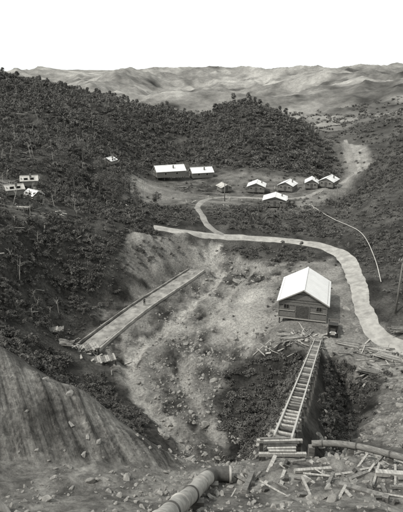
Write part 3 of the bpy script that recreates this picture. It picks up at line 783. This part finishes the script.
# ------------------------------------------------------------------ person on the apron
def person(x,y,z,rz):
    V={'pel':(0,0,.95,.13,.11),'spi':(0,.01,1.15,.13,.1),'che':(0,.0,1.36,.17,.12),'nek':(0,0,1.5,.06,.06),'hd0':(0,-.01,1.6,.085,.095),'hd1':(0,-.01,1.7,.08,.09),
    'hl':(-.1,0,.9,.1,.1),'kl':(-.12,-.06,.5,.065,.065),'al':(-.13,.05,.09,.045,.045),'tl':(-.14,-.1,.04,.04,.03),
    'hr':(.1,0,.9,.1,.1),'kr':(.12,-.02,.5,.065,.065),'ar':(.14,.02,.09,.045,.045),'tr':(.16,-.13,.04,.04,.03),
    'sl':(-.2,0,1.42,.06,.06),'el':(-.28,.02,1.14,.045,.045),'wl':(-.26,-.1,.9,.03,.03),'sr':(.2,0,1.42,.06,.06),'er':(.3,.03,1.15,.045,.045),'wr':(.27,-.1,.92,.03,.03)}
    E=['pel spi','spi che','che nek','nek hd0','hd0 hd1','pel hl','hl kl','kl al','al tl','pel hr','hr kr','kr ar','ar tr','che sl','sl el','el wl','che sr','sr er','er wr']
    for sd_,w_ in(('l','wl'),('r','wr')):
        bx=V[w_][0];by=V[w_][1]
        V['p'+sd_]=(bx,by-.03,.84 if sd_=='l' else .86,.03,.02);E.append(w_+' p'+sd_)
        for i,dx in enumerate((-.03,-.01,.01,.03)):
            V['f%s%d'%(sd_,i)]=(bx+dx,by-.06,V['p'+sd_][2]-.08+.01*abs(i-1.5),.009,.009);E.append('p%s f%s%d'%(sd_,sd_,i))
        V['t'+sd_+'h']=(bx+(.05 if sd_=='l' else -.05),by-.06,V['p'+sd_][2]-.02,.01,.01);E.append('p%s t%sh'%(sd_,sd_))
    ks=list(V);me_=bpy.data.meshes.new("body");me_.from_pydata([V[k_][:3] for k_ in ks],[tuple(ks.index(q) for q in s_.split()) for s_ in E],[])
    o=bpy.data.objects.new("body",me_);COL.objects.link(o)
    o.modifiers.new("skin",'SKIN');sv=me_.skin_vertices[0].data if me_.skin_vertices else None
    if sv is None:
        bpy.context.view_layer.objects.active=o;sv=me_.skin_vertices[0].data
    for i,k_ in enumerate(ks):
        sv[i].radius=V[k_][3:5];sv[i].use_root=(k_=='pel')
    su=o.modifiers.new("sub",'SUBSURF');su.levels=1;su.render_levels=2
    me_.materials.append(M_cloth)
    e=empty("person",(x,y,z),rz);o.parent=e
    mb=MB();mb.tube([(0,-.01,1.74),(0,-.01,1.75),(0,-.01,1.76),(0,-.01,1.85)],[.17,.17,.1,.08],M_paint,16);mb.obj("hat",e,True)
    mb=MB();mb.tube([(0,-.075,1.6),(0,-.105,1.63),(0,-.1,1.68),(0,-.08,1.72)],[.03,.05,.05,.04],M_skin,10);mb.tube([(0,-.13,1.66),(0,-.16,1.635)],[.01,.016],M_skin,6);mb.obj("face",e,True)
person(-12.3,98.2,-2.92,.4)

# ------------------------------------------------------------------ light, sky, camera
sunv=Vector((-.62,-.28,.95)).normalized()
el=math.asin(sunv.z);az=math.atan2(sunv.x,sunv.y)
w=bpy.data.worlds.new("World");sc.world=w;w.use_nodes=True;nt=w.node_tree;bg=nt.nodes["Background"]
sk=nt.nodes.new("ShaderNodeTexSky");sk.sky_type='NISHITA';sk.sun_disc=False;sk.sun_elevation=el;sk.sun_rotation=az;sk.dust_density=2;sk.air_density=1
bw=nt.nodes.new("ShaderNodeRGBToBW");nt.links.new(sk.outputs[0],bw.inputs[0])
# pale haze bank that whitens the sky towards the horizon
tc=nt.nodes.new("ShaderNodeTexCoord");sx=nt.nodes.new("ShaderNodeSeparateXYZ");nt.links.new(tc.outputs["Generated"],sx.inputs[0])
hzr=nt.nodes.new("ShaderNodeMapRange");hzr.interpolation_type='SMOOTHSTEP';hzr.inputs[1].default_value=.12;hzr.inputs[2].default_value=.7;hzr.inputs[3].default_value=6.9;hzr.inputs[4].default_value=3.0
nt.links.new(sx.outputs[2],hzr.inputs[0])
ad=nt.nodes.new("ShaderNodeMath");ad.operation='ADD';nt.links.new(bw.outputs[0],ad.inputs[0]);nt.links.new(hzr.outputs[0],ad.inputs[1])
mx=nt.nodes.new("ShaderNodeVectorMath");mx.operation='SCALE';mx.inputs[0].default_value=(.965,1.0,.99)
nt.links.new(ad.outputs[0],mx.inputs["Scale"]);nt.links.new(mx.outputs[0],bg.inputs[0]);bg.inputs[1].default_value=.13
sl_=bpy.data.lights.new("sun",'SUN');sl_.energy=2.5;sl_.angle=math.radians(2.5);sl_.color=(1,.975,.93)
so=bpy.data.objects.new("sun",sl_);so.rotation_euler=sunv.to_track_quat('Z','Y').to_euler();COL.objects.link(so)
cam=bpy.data.cameras.new("camera");co=bpy.data.objects.new("camera",cam);COL.objects.link(co)
cam.sensor_fit='VERTICAL';cam.sensor_height=24;cam.lens=24*500/512;cam.clip_start=.1;cam.clip_end=9000
co.location=(0,0,43);co.rotation_euler=(math.radians(90-19.4),0,0);sc.camera=co
sc.view_settings.view_transform='Standard';sc.view_settings.look='None';sc.view_settings.exposure=0
print("bush",nb,"rocks",nr)
